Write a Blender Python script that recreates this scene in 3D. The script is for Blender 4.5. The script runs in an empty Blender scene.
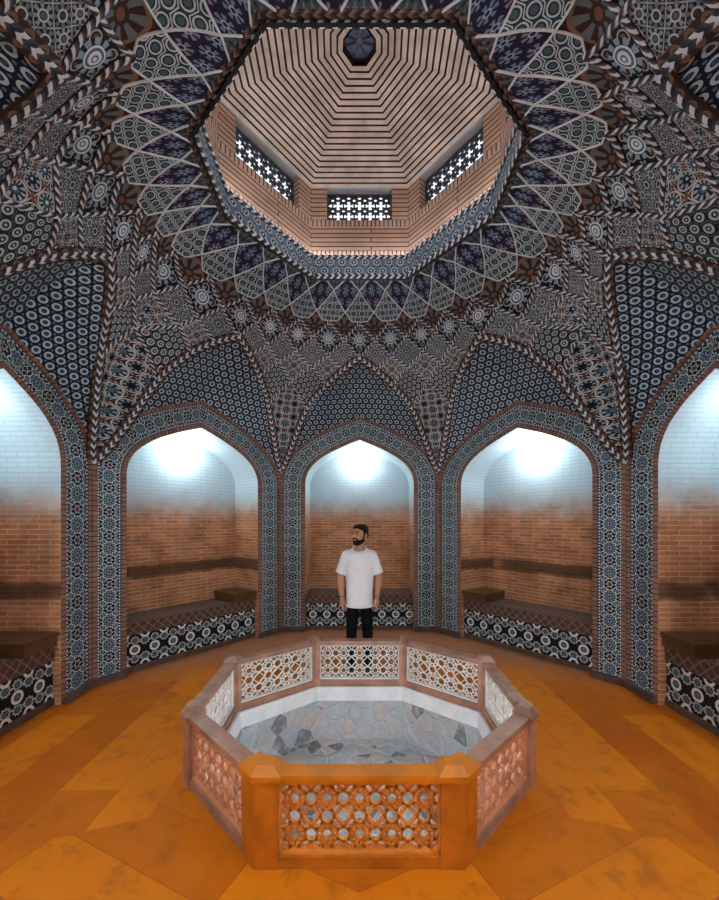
import bpy, bmesh, math, random
from mathutils import Vector, Matrix
random.seed(7)
PI = math.pi
S = bpy.context.scene
COL = S.collection
H = 1.8                      # camera height

# ------------------------------------------------------------------ render settings / camera
S.view_settings.view_transform = 'Standard'
S.view_settings.look = 'None'
S.view_settings.gamma = 1.0
S.view_settings.exposure = 0.58
S.view_settings.use_curve_mapping = False
cam_d = bpy.data.cameras.new('camera')
cam = bpy.data.objects.new('camera', cam_d); COL.objects.link(cam)
cam.location = (0, 0, H); cam.rotation_euler = (PI/2, 0, 0)
cam_d.sensor_fit = 'HORIZONTAL'; cam_d.sensor_width = 36; cam_d.lens = 36*380/719
cam_d.shift_y = 70/719; cam_d.clip_start = 0.05
S.camera = cam

# ------------------------------------------------------------------ node expression helper
class X:
    """a float socket (or number) with arithmetic that makes math nodes"""
    def __init__(s, nt, v): s.nt, s.v = nt, v
    def op(s, o, *a, clamp=False):
        n = s.nt.nodes.new('ShaderNodeMath'); n.operation = o; n.use_clamp = clamp
        for i, q in enumerate((s,)+a):
            q = q.v if isinstance(q, X) else q
            if isinstance(q, (int, float)): n.inputs[i].default_value = q
            else: s.nt.links.new(q, n.inputs[i])
        return X(s.nt, n.outputs[0])
    def __add__(s, o): return s.op('ADD', o)
    __radd__ = __add__
    def __sub__(s, o): return s.op('SUBTRACT', o)
    def __rsub__(s, o): return X(s.nt, o).op('SUBTRACT', s)
    def __mul__(s, o): return s.op('MULTIPLY', o)
    __rmul__ = __mul__
    def __truediv__(s, o): return s.op('DIVIDE', o)
    def lt(s, o): return s.op('LESS_THAN', o)
    def gt(s, o): return s.op('GREATER_THAN', o)
    def fract(s): return s.op('FRACT')
    def abs(s): return s.op('ABSOLUTE')
    def cos(s): return s.op('COSINE')
    def sqrt(s): return s.op('SQRT')
    def min(s, o): return s.op('MINIMUM', o)
    def max(s, o): return s.op('MAXIMUM', o)
    def smooth(s, a, b):
        n = s.nt.nodes.new('ShaderNodeMapRange'); n.interpolation_type = 'SMOOTHSTEP'
        s.nt.links.new(s.v, n.inputs[0]); n.inputs[1].default_value = a; n.inputs[2].default_value = b
        return X(s.nt, n.outputs[0])

def rgba(c): return (c[0], c[1], c[2], 1)
class Mat:
    def __init__(s, name, rough=.5, spec=.5):
        s.m = bpy.data.materials.new(name); s.m.use_nodes = True
        s.nt = s.m.node_tree; s.b = s.nt.nodes['Principled BSDF']
        s.b.inputs['Roughness'].default_value = rough
        s.b.inputs['Specular IOR Level'].default_value = spec
        uv = s.nt.nodes.new('ShaderNodeUVMap'); s.uv_out = uv.outputs[0]
        sp = s.nt.nodes.new('ShaderNodeSeparateXYZ'); s.nt.links.new(uv.outputs[0], sp.inputs[0])
        s.u, s.v = X(s.nt, sp.outputs[0]), X(s.nt, sp.outputs[1])
        tc = s.nt.nodes.new('ShaderNodeTexCoord'); s.obj = tc.outputs['Object']
        s.col = None
    def xyz(s):
        sp = s.nt.nodes.new('ShaderNodeSeparateXYZ'); s.nt.links.new(s.obj, sp.inputs[0])
        return [X(s.nt, o) for o in sp.outputs]
    def rgb(s, c):
        if not isinstance(c, (tuple, list)): return c
        n = s.nt.nodes.new('ShaderNodeRGB'); n.outputs[0].default_value = rgba(c); return n.outputs[0]
    def mix(s, f, a, b, blend='MIX'):
        n = s.nt.nodes.new('ShaderNodeMix'); n.data_type = 'RGBA'; n.blend_type = blend
        for i, q in ((0, f), (6, a), (7, b)):
            if isinstance(q, X): q = q.v
            if isinstance(q, (tuple, list)): n.inputs[i].default_value = rgba(q)
            elif isinstance(q, (int, float)): n.inputs[i].default_value = q
            else: s.nt.links.new(q, n.inputs[i])
        return n.outputs[2]
    def noise(s, scale, detail=3, rough=.6, vec=None, dist=0):
        n = s.nt.nodes.new('ShaderNodeTexNoise'); n.inputs['Scale'].default_value = scale
        n.inputs['Detail'].default_value = detail; n.inputs['Roughness'].default_value = rough
        n.inputs['Distortion'].default_value = dist
        s.nt.links.new(vec or s.obj, n.inputs['Vector'])
        return X(s.nt, n.outputs[0])
    def bump(s, h, strength=.3, dist=.01):
        n = s.nt.nodes.new('ShaderNodeBump'); n.inputs['Strength'].default_value = strength; n.inputs['Distance'].default_value = dist
        s.nt.links.new(h.v if isinstance(h, X) else h, n.inputs['Height']); s.nt.links.new(n.outputs[0], s.b.inputs['Normal'])
    def done(s, col):
        if isinstance(col, (tuple, list)): s.b.inputs['Base Color'].default_value = rgba(col)
        else: s.nt.links.new(col, s.b.inputs['Base Color'])
        return s.m

def plain(name, c, rough=.5, var=.25, scale=6, spec=.5, bump=0):
    m = Mat(name, rough, spec)
    n = m.noise(scale, 4)
    dark = tuple(x*(1-var) for x in c); lite = tuple(min(1, x*(1+var)) for x in c)
    if bump: m.bump(m.noise(scale*6, 3), bump, .004)
    return m.done(m.mix(n.smooth(.3, .7), dark, lite))

def mosaic(name, bg, lats, layers, rough=.4, var=.22, su=1, sv=1):
    """lats: name -> (period_u, period_v, offset_u, offset_v); layers painted in turn.
    layer: (lat, 'disc', r, col) (lat,'ring', r, w, col) (lat,'petal', r0, r1, n, thr, col) (lat,'star', r, amp, n, col)
    ('edge', latA, latB, w, col) ('border', width, freq, col_bg, col_dot)"""
    m = Mat(name, rough, .14)
    U, V = m.u*su, m.v*sv
    cache = {}
    def lat(k):
        if k not in cache:
            pu, pv, ou, ov = lats[k]
            x = (((U-ou)/pu+.5).fract()-.5)*pu
            y = (((V-ov)/pv+.5).fract()-.5)*pv
            r = (x*x+y*y).sqrt(); a = y.op('ARCTAN2', x)
            cache[k] = (r, a)
        return cache[k]
    col = m.rgb(bg)
    for L in layers:
        if L[0] == 'edge':
            d = (lat(L[1])[0]-lat(L[2])[0]).abs(); mask = d.lt(L[3]); c = L[4]
        elif L[0] == 'border':
            w, f, cb, cd = L[1:]
            e = m.u.min(1-m.u)
            col = m.mix(e.lt(w), col, cb)
            dots = ((m.v*f).fract()-.5).abs().lt(.27)*((e-w*.5).abs().lt(w*.26))
            mask, c = dots, cd
        else:
            r, a = lat(L[0]); k = L[1]; c = L[-1]
            if k == 'disc': mask = r.lt(L[2])
            elif k == 'ring': mask = (r-L[2]).abs().lt(L[3])
            elif k == 'petal':
                cs = (a*float(L[4])).cos(); mask = r.gt(L[2])*r.lt(L[3])*cs.gt(L[5])
            elif k == 'star':
                cs = (a*float(L[4])).cos(); mask = r.lt(cs*L[3]+L[2])
        col = m.mix(mask, col, c)
    n = m.noise(2.3, 4)
    col = m.mix(1.0, col, m.mix(n.smooth(.25, .75), (1-var,)*3, (1+var*.4,)*3), 'MULTIPLY')
    return m.done(col)

def brick(name, c1, c2, joint, bw=.21, bh=.055, ms=.008, rough=.85, pale_top=None, stain=False, var=.3, zoff=0):
    m = Mat(name, rough, .25)
    t = m.nt.nodes.new('ShaderNodeTexBrick'); m.nt.links.new(m.uv_out, t.inputs['Vector'])
    t.inputs['Color1'].default_value = rgba(c1); t.inputs['Color2'].default_value = rgba(c2); t.inputs['Mortar'].default_value = rgba(joint)
    t.inputs['Scale'].default_value = 1; t.inputs['Brick Width'].default_value = bw; t.inputs['Row Height'].default_value = bh
    t.inputs['Mortar Size'].default_value = ms; t.inputs['Mortar Smooth'].default_value = .2; t.inputs['Bias'].default_value = 0
    col = t.outputs['Color']
    n = m.noise(3.1, 5)
    col = m.mix(1.0, col, m.mix(n.smooth(.25, .75), (1-var,)*3, (1,)*3), 'MULTIPLY')
    if stain:                    # grease band left by people leaning on the niche wall
        z = m.xyz()[2]
        zz = z + (m.noise(4, 3)-.5)*.10
        band = zz.smooth(.99, 1.06)*(1-zz.smooth(1.16, 1.24))*m.noise(1.6, 2).smooth(.2, .4)
        col = m.mix(band*.8, col, (.05, .024, .012))
    if pale_top:                     # paler blue-grey tone over the upper brickwork, with a ragged lower edge
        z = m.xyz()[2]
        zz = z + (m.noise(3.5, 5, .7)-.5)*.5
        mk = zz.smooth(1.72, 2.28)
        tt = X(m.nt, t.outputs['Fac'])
        lm = m.mix(tt*.55, pale_top, tuple(x*.62 for x in pale_top))
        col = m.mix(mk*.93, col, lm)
    m.bump(1-X(m.nt, t.outputs['Fac']), .5, .006)
    return m.done(col)

def emit(name, c, s):
    m = bpy.data.materials.new(name); m.use_nodes = True; nt = m.node_tree
    b = nt.nodes['Principled BSDF']; b.inputs['Base Color'].default_value = rgba(c)
    b.inputs['Emission Color'].default_value = rgba(c); b.inputs['Emission Strength'].default_value = s
    return m

# ------------------------------------------------------------------ palette
NAVY = (.010, .014, .028); INK = (.006, .007, .011); WHITE = (.74, .78, .80); BEIGE = (.60, .60, .56)
STEEL = (.09, .16, .23); PALE = (.34, .47, .56); BROWN = (.10, .04, .02); TERRA = (.22, .09, .05); VIOLET = (.045, .045, .11)
HEX = {'A': (1, 1.732, .5, .866), 'B': (1, 1.732, 0, 0)}
CEN = {'A': (1, 1, .5, .5), 'B': (1, 1, 0, 0)}
M = {}
M['circles'] = mosaic('circle_mosaic', NAVY, dict(HEX, C=(1, 1.732, .5, .29), D=(1, 1.732, 0, 1.155), E=(1, 1.732, .5, 1.443), F=(1, 1.732, 0, .577)), [
    ('C', 'disc', .10, STEEL), ('D', 'disc', .10, STEEL), ('E', 'disc', .10, STEEL), ('F', 'disc', .10, STEEL),
    ('A', 'ring', .27, .085, (.46, .55, .60)), ('B', 'ring', .27, .085, (.46, .55, .60)),
    ('A', 'disc', .12, (.05, .08, .11)), ('B', 'disc', .12, (.05, .08, .11))], su=1/.098, sv=1/.098)
M['medal'] = mosaic('medallion_mosaic', (.010, .011, .020), dict(CEN, C=(.5, .5, 0, .5), D=(.5, .5, .25, .25)), [
    ('D', 'ring', .115, .016, (.42, .42, .38)), ('D', 'disc', .06, TERRA),
    ('B', 'star', .17, .03, 8, PALE), ('B', 'disc', .09, INK), ('C', 'star', .10, .03, 6, (.30, .38, .44)),
    ('A', 'disc', .36, (.010, .011, .020)), ('A', 'petal', .25, .36, 10, -.35, (.30, .40, .47)), ('A', 'ring', .215, .022, WHITE), ('A', 'disc', .19, STEEL),
    ('A', 'ring', .11, .034, WHITE), ('A', 'disc', .045, WHITE)])
M['star'] = mosaic('star_mosaic', (.012, .015, .028), dict(CEN, C=(1, 1, .5, 0), D=(1, 1, 0, .5)), [
    ('edge', 'A', 'B', .03, BEIGE), ('C', 'star', .12, .05, 4, TERRA), ('D', 'star', .12, .05, 4, TERRA),
    ('A', 'ring', .33, .024, BEIGE), ('A', 'petal', .17, .29, 10, -.1, (.40, .50, .55)), ('A', 'star', .13, .03, 10, STEEL), ('A', 'disc', .06, WHITE),
    ('B', 'ring', .30, .024, BEIGE), ('B', 'petal', .15, .26, 8, -.1, (.30, .40, .46)), ('B', 'disc', .11, INK), ('B', 'disc', .05, BEIGE)], su=1.9, sv=1.9)
M['star2'] = mosaic('fine_star_mosaic', (.012, .013, .020), CEN, [
    ('edge', 'A', 'B', .045, (.46, .46, .43)),
    ('A', 'petal', .2, .38, 8, -.1, (.30, .39, .44)), ('A', 'ring', .17, .035, BEIGE), ('A', 'disc', .1, STEEL),
    ('B', 'petal', .2, .38, 8, -.1, (.16, .21, .27)), ('B', 'ring', .17, .035, BEIGE), ('B', 'disc', .1, BROWN)], su=2.5, sv=2.5)
M['honey'] = mosaic('honeycomb_mosaic', (.012, .016, .026), HEX, [
    ('edge', 'A', 'B', .06, STEEL),
    ('A', 'ring', .29, .08, (.50, .54, .54)), ('B', 'ring', .29, .08, (.50, .54, .54)), ('A', 'disc', .09, BEIGE), ('B', 'disc', .09, BEIGE)], su=5, sv=5)
M['kite'] = mosaic('kite_mosaic', (.012, .013, .020), dict(CEN, C=(1, 1, .5, 0), D=(1, 1, 0, .5)), [
    ('edge', 'A', 'B', .03, BEIGE), ('C', 'star', .12, .05, 4, BROWN), ('D', 'star', .12, .05, 4, BROWN),
    ('A', 'ring', .33, .024, BEIGE), ('A', 'petal', .17, .29, 8, -.1, (.34, .43, .48)), ('A', 'star', .13, .03, 8, STEEL),
    ('B', 'ring', .30, .024, BEIGE), ('B', 'petal', .15, .26, 8, -.1, (.26, .32, .36)), ('B', 'disc', .10, INK)], su=3.0, sv=3.0)
M['brown'] = mosaic('brown_mosaic', (.05, .022, .012), CEN, [
    ('A', 'petal', .14, .34, 8, -.1, (.15, .17, .18)), ('A', 'ring', .36, .025, (.22, .14, .10)), ('A', 'disc', .08, TERRA), ('B', 'disc', .25, INK)])
M['shield'] = mosaic('shield_mosaic', (.03, .05, .065), HEX, [
    ('edge', 'A', 'B', .07, (.60, .68, .70)),
    ('A', 'petal', .2, .44, 6, -.2, (.03, .06, .08)), ('B', 'petal', .2, .44, 6, -.2, (.03, .06, .08)),
    ('A', 'ring', .36, .05, (.60, .70, .72)), ('B', 'ring', .36, .05, (.60, .70, .72)),
    ('A', 'disc', .2, (.08, .14, .17)), ('B', 'disc', .2, (.08, .14, .17))], su=3.4, sv=3.2)
M['violet'] = mosaic('violet_mosaic', (.018, .018, .045), HEX, [
    ('A', 'petal', .16, .4, 7, -.2, (.20, .25, .36)), ('B', 'petal', .16, .4, 7, -.2, (.26, .22, .30)),
    ('A', 'ring', .13, .035, PALE), ('B', 'ring', .13, .035, PALE)], su=3.2, sv=2.6)
M['ground'] = mosaic('teal_ground_mosaic', (.07, .095, .11), CEN, [
    ('A', 'star', .28, .1, 4, (.18, .23, .26)), ('B', 'disc', .2, (.02, .03, .04))], su=6, sv=6)
M['lip'] = mosaic('ring_lip_mosaic', (.14, .20, .26), {'A': (.52, 1, 0, .30), 'B': (.52, 1, .26, .70), 'C': (.26, 1, .13, .5)}, [
    ('A', 'disc', .17, (.40, .48, .54)), ('B', 'disc', .17, (.40, .48, .54)), ('A', 'disc', .105, NAVY), ('B', 'disc', .105, NAVY),
    ('A', 'disc', .045, WHITE), ('B', 'disc', .045, WHITE), ('C', 'disc', .035, NAVY)])
def rope(name, white, dark, mid, chev=True):
    m = Mat(name, .45)
    e = (m.v-.5).abs()
    f = (m.u+(e*1.0 if chev else m.v*.8)).fract()
    col = m.mix(f.lt(.40), m.rgb(dark), white)
    col = m.mix(f.gt(.74), col, mid)
    col = m.mix(e.gt(.44), col, INK)
    return m.done(col)
M['rope'] = rope('rope_moulding', (.70, .72, .74), (.010, .012, .022), (.05, .045, .06))
M['ropeslash'] = rope('slash_moulding', (.70, .72, .74), (.010, .012, .022), (.10, .06, .06), False)
M['ropebrown'] = rope('brown_rope_moulding', (.20, .12, .09), (.012, .010, .012), (.05, .025, .018))
M['guilloche'] = mosaic('brown_border', (.045, .022, .014), {'A': (1, 1, .5, .5), 'B': (1, 1, 0, .5)}, [
    ('A', 'ring', .34, .07, (.20, .12, .08)), ('B', 'ring', .2, .06, (.10, .06, .05)), ('A', 'disc', .12, INK)])
M['line'] = plain('white_line_glaze', (.72, .74, .75), .4, .10)
BL = {'A': (1, 1, .5, .5), 'B': (1, 1, 0, 0), 'C': (1, 1, .5, 0), 'E': (1, 1, 0, .5), 'D': (.5, .5, .25, .25)}
OUT = (.62, .66, .62)
M['band'] = mosaic('pillar_band_mosaic', (.008, .012, .022), BL, [
    ('D', 'ring', .125, .018, OUT), ('D', 'disc', .06, (.16, .25, .32)),
    ('B', 'star', .27, .022, 10, OUT), ('B', 'star', .232, .02, 10, (.04, .07, .105)), ('B', 'petal', .11, .2, 10, .1, (.20, .29, .35)), ('B', 'disc', .08, INK),
    ('A', 'star', .29, .024, 10, OUT), ('A', 'star', .25, .022, 10, (.035, .065, .10)), ('A', 'petal', .14, .22, 10, .1, (.22, .32, .39)), ('A', 'disc', .10, (.26, .36, .42)), ('A', 'disc', .05, INK),
    ('C', 'star', .125, .035, 6, OUT), ('C', 'star', .088, .03, 6, (.06, .02, .012)), ('E', 'star', .125, .035, 6, OUT), ('E', 'star', .088, .03, 6, (.06, .02, .012)),
    ('border', .125, 8, (.012, .025, .05), (.70, .76, .78))], var=.15)
M['benchtile'] = mosaic('bench_tile', INK, {'A': (.62, 1, .31, .5), 'B': (.62, 1, 0, 0), 'C': (.62, .52, 0, .24), 'D': (.62, .60, .31, .20), 'E': (.31, .25, .155, .0)}, [
    ('E', 'disc', .028, (.5, .5, .46)),
    ('C', 'star', .135, .018, 9, (.50, .52, .50)), ('C', 'star', .095, .014, 9, INK), ('C', 'disc', .075, (.06, .135, .16)),
    ('D', 'star', .125, .018, 9, (.50, .52, .50)), ('D', 'star', .085, .014, 9, INK), ('D', 'disc', .065, (.06, .135, .16)),
    ('A', 'disc', .19, INK), ('A', 'disc', .165, (.78, .76, .70)), ('A', 'disc', .095, INK), ('A', 'disc', .07, (.09, .2, .22)),
    ('B', 'disc', .15, (.75, .73, .68)), ('B', 'disc', .08, INK)], var=.12)
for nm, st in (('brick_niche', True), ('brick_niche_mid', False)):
    M[nm] = brick(nm, (.66, .27, .11), (.46, .17, .065), (.72, .44, .30), bw=.21, bh=.050, ms=.0055, pale_top=(.50, .62, .67), stain=st, var=.45)
M['brick_pier'] = brick('pier_brick', (.36, .19, .14), (.27, .135, .095), (.09, .045, .035), bw=.11, bh=.055, ms=.007)
M['voussoir'] = brick('arch_edge_brick', (.36, .20, .145), (.27, .14, .10), (.09, .045, .035), bw=.055, bh=.12, ms=.006)
M['brick_drum'] = brick('drum_brick', (.56, .36, .26), (.48, .29, .20), (.13, .06, .045), bw=1.3, bh=.047, ms=.007)
M['brick_soldier'] = brick('soldier_brick', (.58, .40, .31), (.48, .31, .23), (.08, .04, .03), bw=.045, bh=.30, ms=.007)
M['dome'] = plain('dome_brick', (.46, .36, .30), .85, .22, 5, .2, .2)
M['joint'] = plain('dome_gap_shade', (.035, .02, .016), .9, .2, 8, .1)  # dark tone paints in the gap shadows between the dome courses
M['oculus'] = plain('oculus_blue', (.06, .08, .16), .5, .3, 20)
M['plinth'] = plain('stone_plinth', (.10, .055, .04), .6, .35, 8, .4, .2)
M['plaster'] = plain('plaster', (.3, .3, .3), .8, .1)

def floor_mat():
    m = Mat('ochre_slab_floor', .6, .16)
    x, y, z = m.xyz()
    ax = x.abs()
    def slabs(rot, bw, rh, off):
        cb = m.nt.nodes.new('ShaderNodeCombineXYZ')
        m.nt.links.new(ax.v, cb.inputs[0]); m.nt.links.new(y.v, cb.inputs[1])
        mp = m.nt.nodes.new('ShaderNodeMapping'); mp.inputs['Rotation'].default_value = (0, 0, math.radians(rot)); mp.inputs['Location'].default_value = (off, off*.6, 0)
        m.nt.links.new(cb.outputs[0], mp.inputs['Vector'])
        t = m.nt.nodes.new('ShaderNodeTexBrick'); m.nt.links.new(mp.outputs[0], t.inputs['Vector'])
        t.offset = .37; t.squash = 1.4; t.squash_frequency = 3
        t.inputs['Scale'].default_value = 1; t.inputs['Brick Width'].default_value = bw; t.inputs['Row Height'].default_value = rh
        t.inputs['Mortar Size'].default_value = .004; t.inputs['Mortar Smooth'].default_value = .8
        t.inputs['Color1'].default_value = rgba((.66, .175, .003)); t.inputs['Color2'].default_value = rgba((.40, .082, .002)); t.inputs['Mortar'].default_value = rgba((.30, .068, .003))
        return t.outputs['Color']
    side = (ax-1.28).gt(0)*(y-(2.75-ax*.35)).gt(0)     # slabs run along the side walls, slantwise in front
    slab = m.mix(side, slabs(-24, .95, .36, .2), slabs(91, 1.05, .40, .07))
    n1 = m.noise(1.1, 5, .65, dist=.6); n2 = m.noise(5, 5, .7)
    col = m.mix(n1.smooth(.35, .62)*.35, slab, (.66, .18, .006))
    col = m.mix(n2.smooth(.50, .70)*.5, col, (.22, .065, .010))
    col = m.mix(m.noise(2.2, 4, .6).smooth(.56, .7)*.5, col, (.30, .075, .006))
    # rosier flagstones along the foot of the far wall
    rr = (x*x*.6+(y-3)*(y-3)).sqrt() + (n1-.5)*.5
    far = y.smooth(3.6, 5.2)*rr.smooth(1.6, 2.6)
    col = m.mix(far*.78, col, m.mix(n2, (.25, .10, .05), (.38, .18, .11)))
    m.bump(m.noise(9, 5), .25, .01)
    return m.done(col)
M['floor'] = floor_mat()
def stone_mat():
    m = Mat('basin_rubble_stone', .5, .4)
    def vor(feat):
        v = m.nt.nodes.new('ShaderNodeTexVoronoi'); v.feature = feat; v.inputs['Scale'].default_value = 6.0; v.inputs['Randomness'].default_value = .75
        m.nt.links.new(m.obj, v.inputs['Vector']); return v
    v = vor('F1'); e = vor('DISTANCE_TO_EDGE')
    bw = m.nt.nodes.new('ShaderNodeSeparateColor'); m.nt.links.new(v.outputs['Color'], bw.inputs[0])
    r, g = X(m.nt, bw.outputs[0]), X(m.nt, bw.outputs[1])
    col = m.mix(r, (.50, .41, .37), (.38, .43, .46))
    col = m.mix(g.gt(.8)*.75, col, (.10, .09, .10))
    col = m.mix(m.noise(14, 4).smooth(.45, .75)*.5, col, (.68, .66, .65))
    ed = X(m.nt, e.outputs['Distance'])
    col = m.mix(ed.lt(.03)*.6, col, (.62, .58, .56))
    m.bump(ed.smooth(0, .12), .5, .02)
    return m.done(col)
M['stone'] = stone_mat()
M['coping'] = plain('white_marble', (.82, .80, .79), .4, .08, 5)
M['woodrail'] = plain('rose_stone_rail', (.34, .16, .10), .4, .3, 5, .5)
M['postrose'] = plain('rose_stone_post', (.40, .19, .12), .4, .28, 6, .5)
M['ochrerail'] = plain('ochre_rail', (.58, .165, .006), .38, .18, 4, .5)  # ochre tone of the near rail and post caps
M['ochrepost'] = plain('ochre_post', (.46, .125, .006), .42, .25, 5, .5)
M['lattice_white'] = plain('white_stone_lattice', (.80, .74, .68), .5, .08)
M['lattice_rose'] = plain('rose_stone_lattice', (.60, .25, .12), .5, .15)
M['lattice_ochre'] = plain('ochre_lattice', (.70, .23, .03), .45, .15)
M['grille'] = plain('grille_dark', (.045, .04, .045), .6, .2)
M['bench_brick'] = None
def bench_top_mat():
    m = Mat('bench_brickwork', .7, .3)
    a = ((m.u+m.v)/.11).fract(); b = ((m.u-m.v)/.11).fract()
    ln = a.lt(.16).op('MAXIMUM', b.lt(.16))
    n = m.noise(7, 4)
    base = m.mix(n, (.05, .022, .014), (.13, .06, .04))
    col = m.mix(ln, base, (.20, .13, .10))
    m.bump(ln, .4, .008)
    return m.done(col)
M['benchtop'] = bench_top_mat()
M['slab'] = plain('dark_brown_wood', (.085, .038, .012), .35, .35, 4, .5)
M['lamp_metal'] = plain('white_metal', (.6, .62, .64), .4, .05)
M['lamp'] = emit('lamp_glow', (.80, .94, 1.0), 150)
M['lamp_dim'] = emit('lamp_glow_dim', (.80, .94, 1.0), 90)
M['basin_fill'] = emit('basin_fill_glow', (.86, .94, 1.0), 34)  # glow of the fill strips added in the basin
M['lamp_front'] = emit('lamp_glow_front', (.90, .94, 1.0), 650)
M['cove'] = emit('cove_glow', (.86, .93, 1.0), 21)

# ------------------------------------------------------------------ mesh helper
class MB:
    def __init__(s): s.v, s.f, s.m, s.uv, s.mats = [], [], [], [], []
    def mi(s, mat):
        if mat not in s.mats: s.mats.append(mat)
        return s.mats.index(mat)
    def face(s, pts, mat, uvs=None):
        i = len(s.v); s.v += [tuple(p) for p in pts]; s.f.append(tuple(range(i, i+len(pts))))
        s.m.append(s.mi(mat)); s.uv.append(uvs or [(0, 0)]*len(pts))
    def grid(s, P, mat, UV=None):
        """P[i][j] grid of points"""
        a, b = len(P), len(P[0]); base = len(s.v)
        for r in P: s.v += [tuple(p) for p in r]
        k = s.mi(mat)
        for i in range(a-1):
            for j in range(b-1):
                s.f.append((base+i*b+j, base+(i+1)*b+j, base+(i+1)*b+j+1, base+i*b+j+1)); s.m.append(k)
                s.uv.append([UV[i][j], UV[i+1][j], UV[i+1][j+1], UV[i][j+1]] if UV else [(0, 0)]*4)
    def prism(s, poly, z0, z1, mat, scale1=1, top=True, bot=True, uvm=False):
        """poly ccw xy; vertical prism"""
        n = len(poly); c = Vector((sum(p[0] for p in poly)/n, sum(p[1] for p in poly)/n))
        up = [(c.x+(p[0]-c.x)*scale1, c.y+(p[1]-c.y)*scale1) for p in poly]
        d = 0
        for i in range(n):
            a, b = poly[i], poly[(i+1) % n]; A, B = up[i], up[(i+1) % n]
            l = math.hypot(b[0]-a[0], b[1]-a[1])
            s.face([(a[0], a[1], z0), (b[0], b[1], z0), (B[0], B[1], z1), (A[0], A[1], z1)], mat, [(d, z0), (d+l, z0), (d+l, z1), (d, z1)]); d += l
        if top: s.face([(p[0], p[1], z1) for p in up], mat, [(p[0], p[1]) for p in up])
        if bot: s.face([(p[0], p[1], z0) for p in reversed(poly)], mat, [(p[0], p[1]) for p in reversed(poly)])
    def bar(s, a, b, n, w, h, mat, u0=0, us=1.0, caps=True):
        """box bar from a to b; width w across (perp to n), thickness h along n (centred)"""
        a, b, n = Vector(a), Vector(b), Vector(n).normalized()
        t = (b-a); L = t.length
        if L < 1e-6: return
        t /= L; sd = t.cross(n).normalized()*w/2; n = n*h/2
        c = [(-1, -1), (1, -1), (1, 1), (-1, 1)]
        A = [a+sd*x+n*y for x, y in c]; B = [b+sd*x+n*y for x, y in c]
        for i in range(4):
            j = (i+1) % 4
            s.face([A[i], A[j], B[j], B[i]], mat, [(u0, i/1.0 % 1), (u0, 1), (u0+L*us, 1), (u0+L*us, 0)])
        if caps: s.face(A[::-1], mat); s.face(B, mat)
    def strip(s, pts, nrm, w, e, mat, us=1.0, side_mat=None, off=0.0):
        """raised moulding along pts: width w, standing e out of the surface along nrm"""
        n = len(pts); rows = []; d = 0
        for i in range(n):
            p = Vector(pts[i]); t = (Vector(pts[min(i+1, n-1)])-Vector(pts[max(i-1, 0)])).normalized()
            nn = Vector(nrm[i]).normalized(); sd = t.cross(nn).normalized()
            if i: d += (p-Vector(pts[i-1])).length
            p = p+sd*off
            rows.append(([p-sd*w/2-nn*.01, p-sd*w/2+nn*e*.7, p-sd*w*.25+nn*e, p+sd*w*.25+nn*e, p+sd*w/2+nn*e*.7, p+sd*w/2-nn*.01], d*us))
        V = [0, .08, .27, .73, .92, 1]
        s.grid([r[0] for r in rows], mat, [[(r[1], v) for v in V] for r in rows])
    def build(s, name, parent=None, smooth=False, props=None):
        me = bpy.data.meshes.new(name); me.from_pydata(s.v, [], s.f)
        uvl = me.uv_layers.new(name='UVMap')
        k = 0
        flat = []
        for f in s.uv:
            for q in f: flat += [q[0], q[1]]
        uvl.data.foreach_set('uv', flat)
        me.polygons.foreach_set('material_index', s.m)
        for m in s.mats: me.materials.append(m)
        if smooth: me.polygons.foreach_set('use_smooth', [True]*len(me.polygons))
        me.update()
        o = bpy.data.objects.new(name, me); COL.objects.link(o)
        if parent: o.parent = parent
        if props:
            for a, b in props.items(): o[a] = b
        return o
def structure(mb, name, **k): return mb.build(name, props={'kind': 'structure'}, **k)
def thing(name, label, cat, loc=(0, 0, 0), rz=0, group=None):
    o = bpy.data.objects.new(name, None); COL.objects.link(o); o.location = loc; o.rotation_euler = (0, 0, rz)
    o.empty_display_size = .1; o['label'] = label; o['category'] = cat
    if group: o['group'] = group
    return o
def lerp(a, b, t): return a+(b-a)*t
def vl(a, b, t): return tuple(a[i]+(b[i]-a[i])*t for i in range(len(a)))

# ------------------------------------------------------------------ plan
CY = 3.0
C = [(1.28, 6.16, .756), (2.905, 4.12, .59), (2.92, 2.10, .60), (1.42, -.36, .74)]   # wall corners right side: x, y, spring above eye
APX = [(0, 5.30), (1.49, 4.69), (2.15, 3.27), (1.53, 1.93), (0, .9)]                    # crowns of the wall panels
RING = [(.494, 4.03), (1.13, 3.21), (1.11, 2.53), (.49, 1.96)]
def pol(x, y): return math.degrees(math.atan2(x, y-CY)) % 360, math.hypot(x, y-CY)
# full turn, canonical index i in 0..64 (5.625 deg), clockwise seen from above starting at the far wall
corners = [(c[0], c[1], c[2]) for c in C]+[(-c[0], c[1], c[2]) for c in reversed(C)]       # at i=4,12,...60
apexes = [APX[0], APX[1], APX[2], APX[3], APX[4], (-APX[3][0], APX[3][1]), (-APX[2][0], APX[2][1]), (-APX[1][0], APX[1][1])]
ring = RING+[(-r[0], r[1]) for r in reversed(RING)]
def ring_pt(i):
    q = ((i-4) % 64)/8; k = int(math.floor(q)) % 8; t = q-math.floor(q)
    a, b = ring[k], ring[(k+1) % 8]
    return (lerp(a[0], b[0], t), lerp(a[1], b[1], t))
knots = []
for k in range(8):
    a = pol(*apexes[k]); knots.append((8*k, a[0], a[1]))
    c = pol(corners[k][0], corners[k][1]); knots.append((8*k+4, c[0], None))
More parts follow.
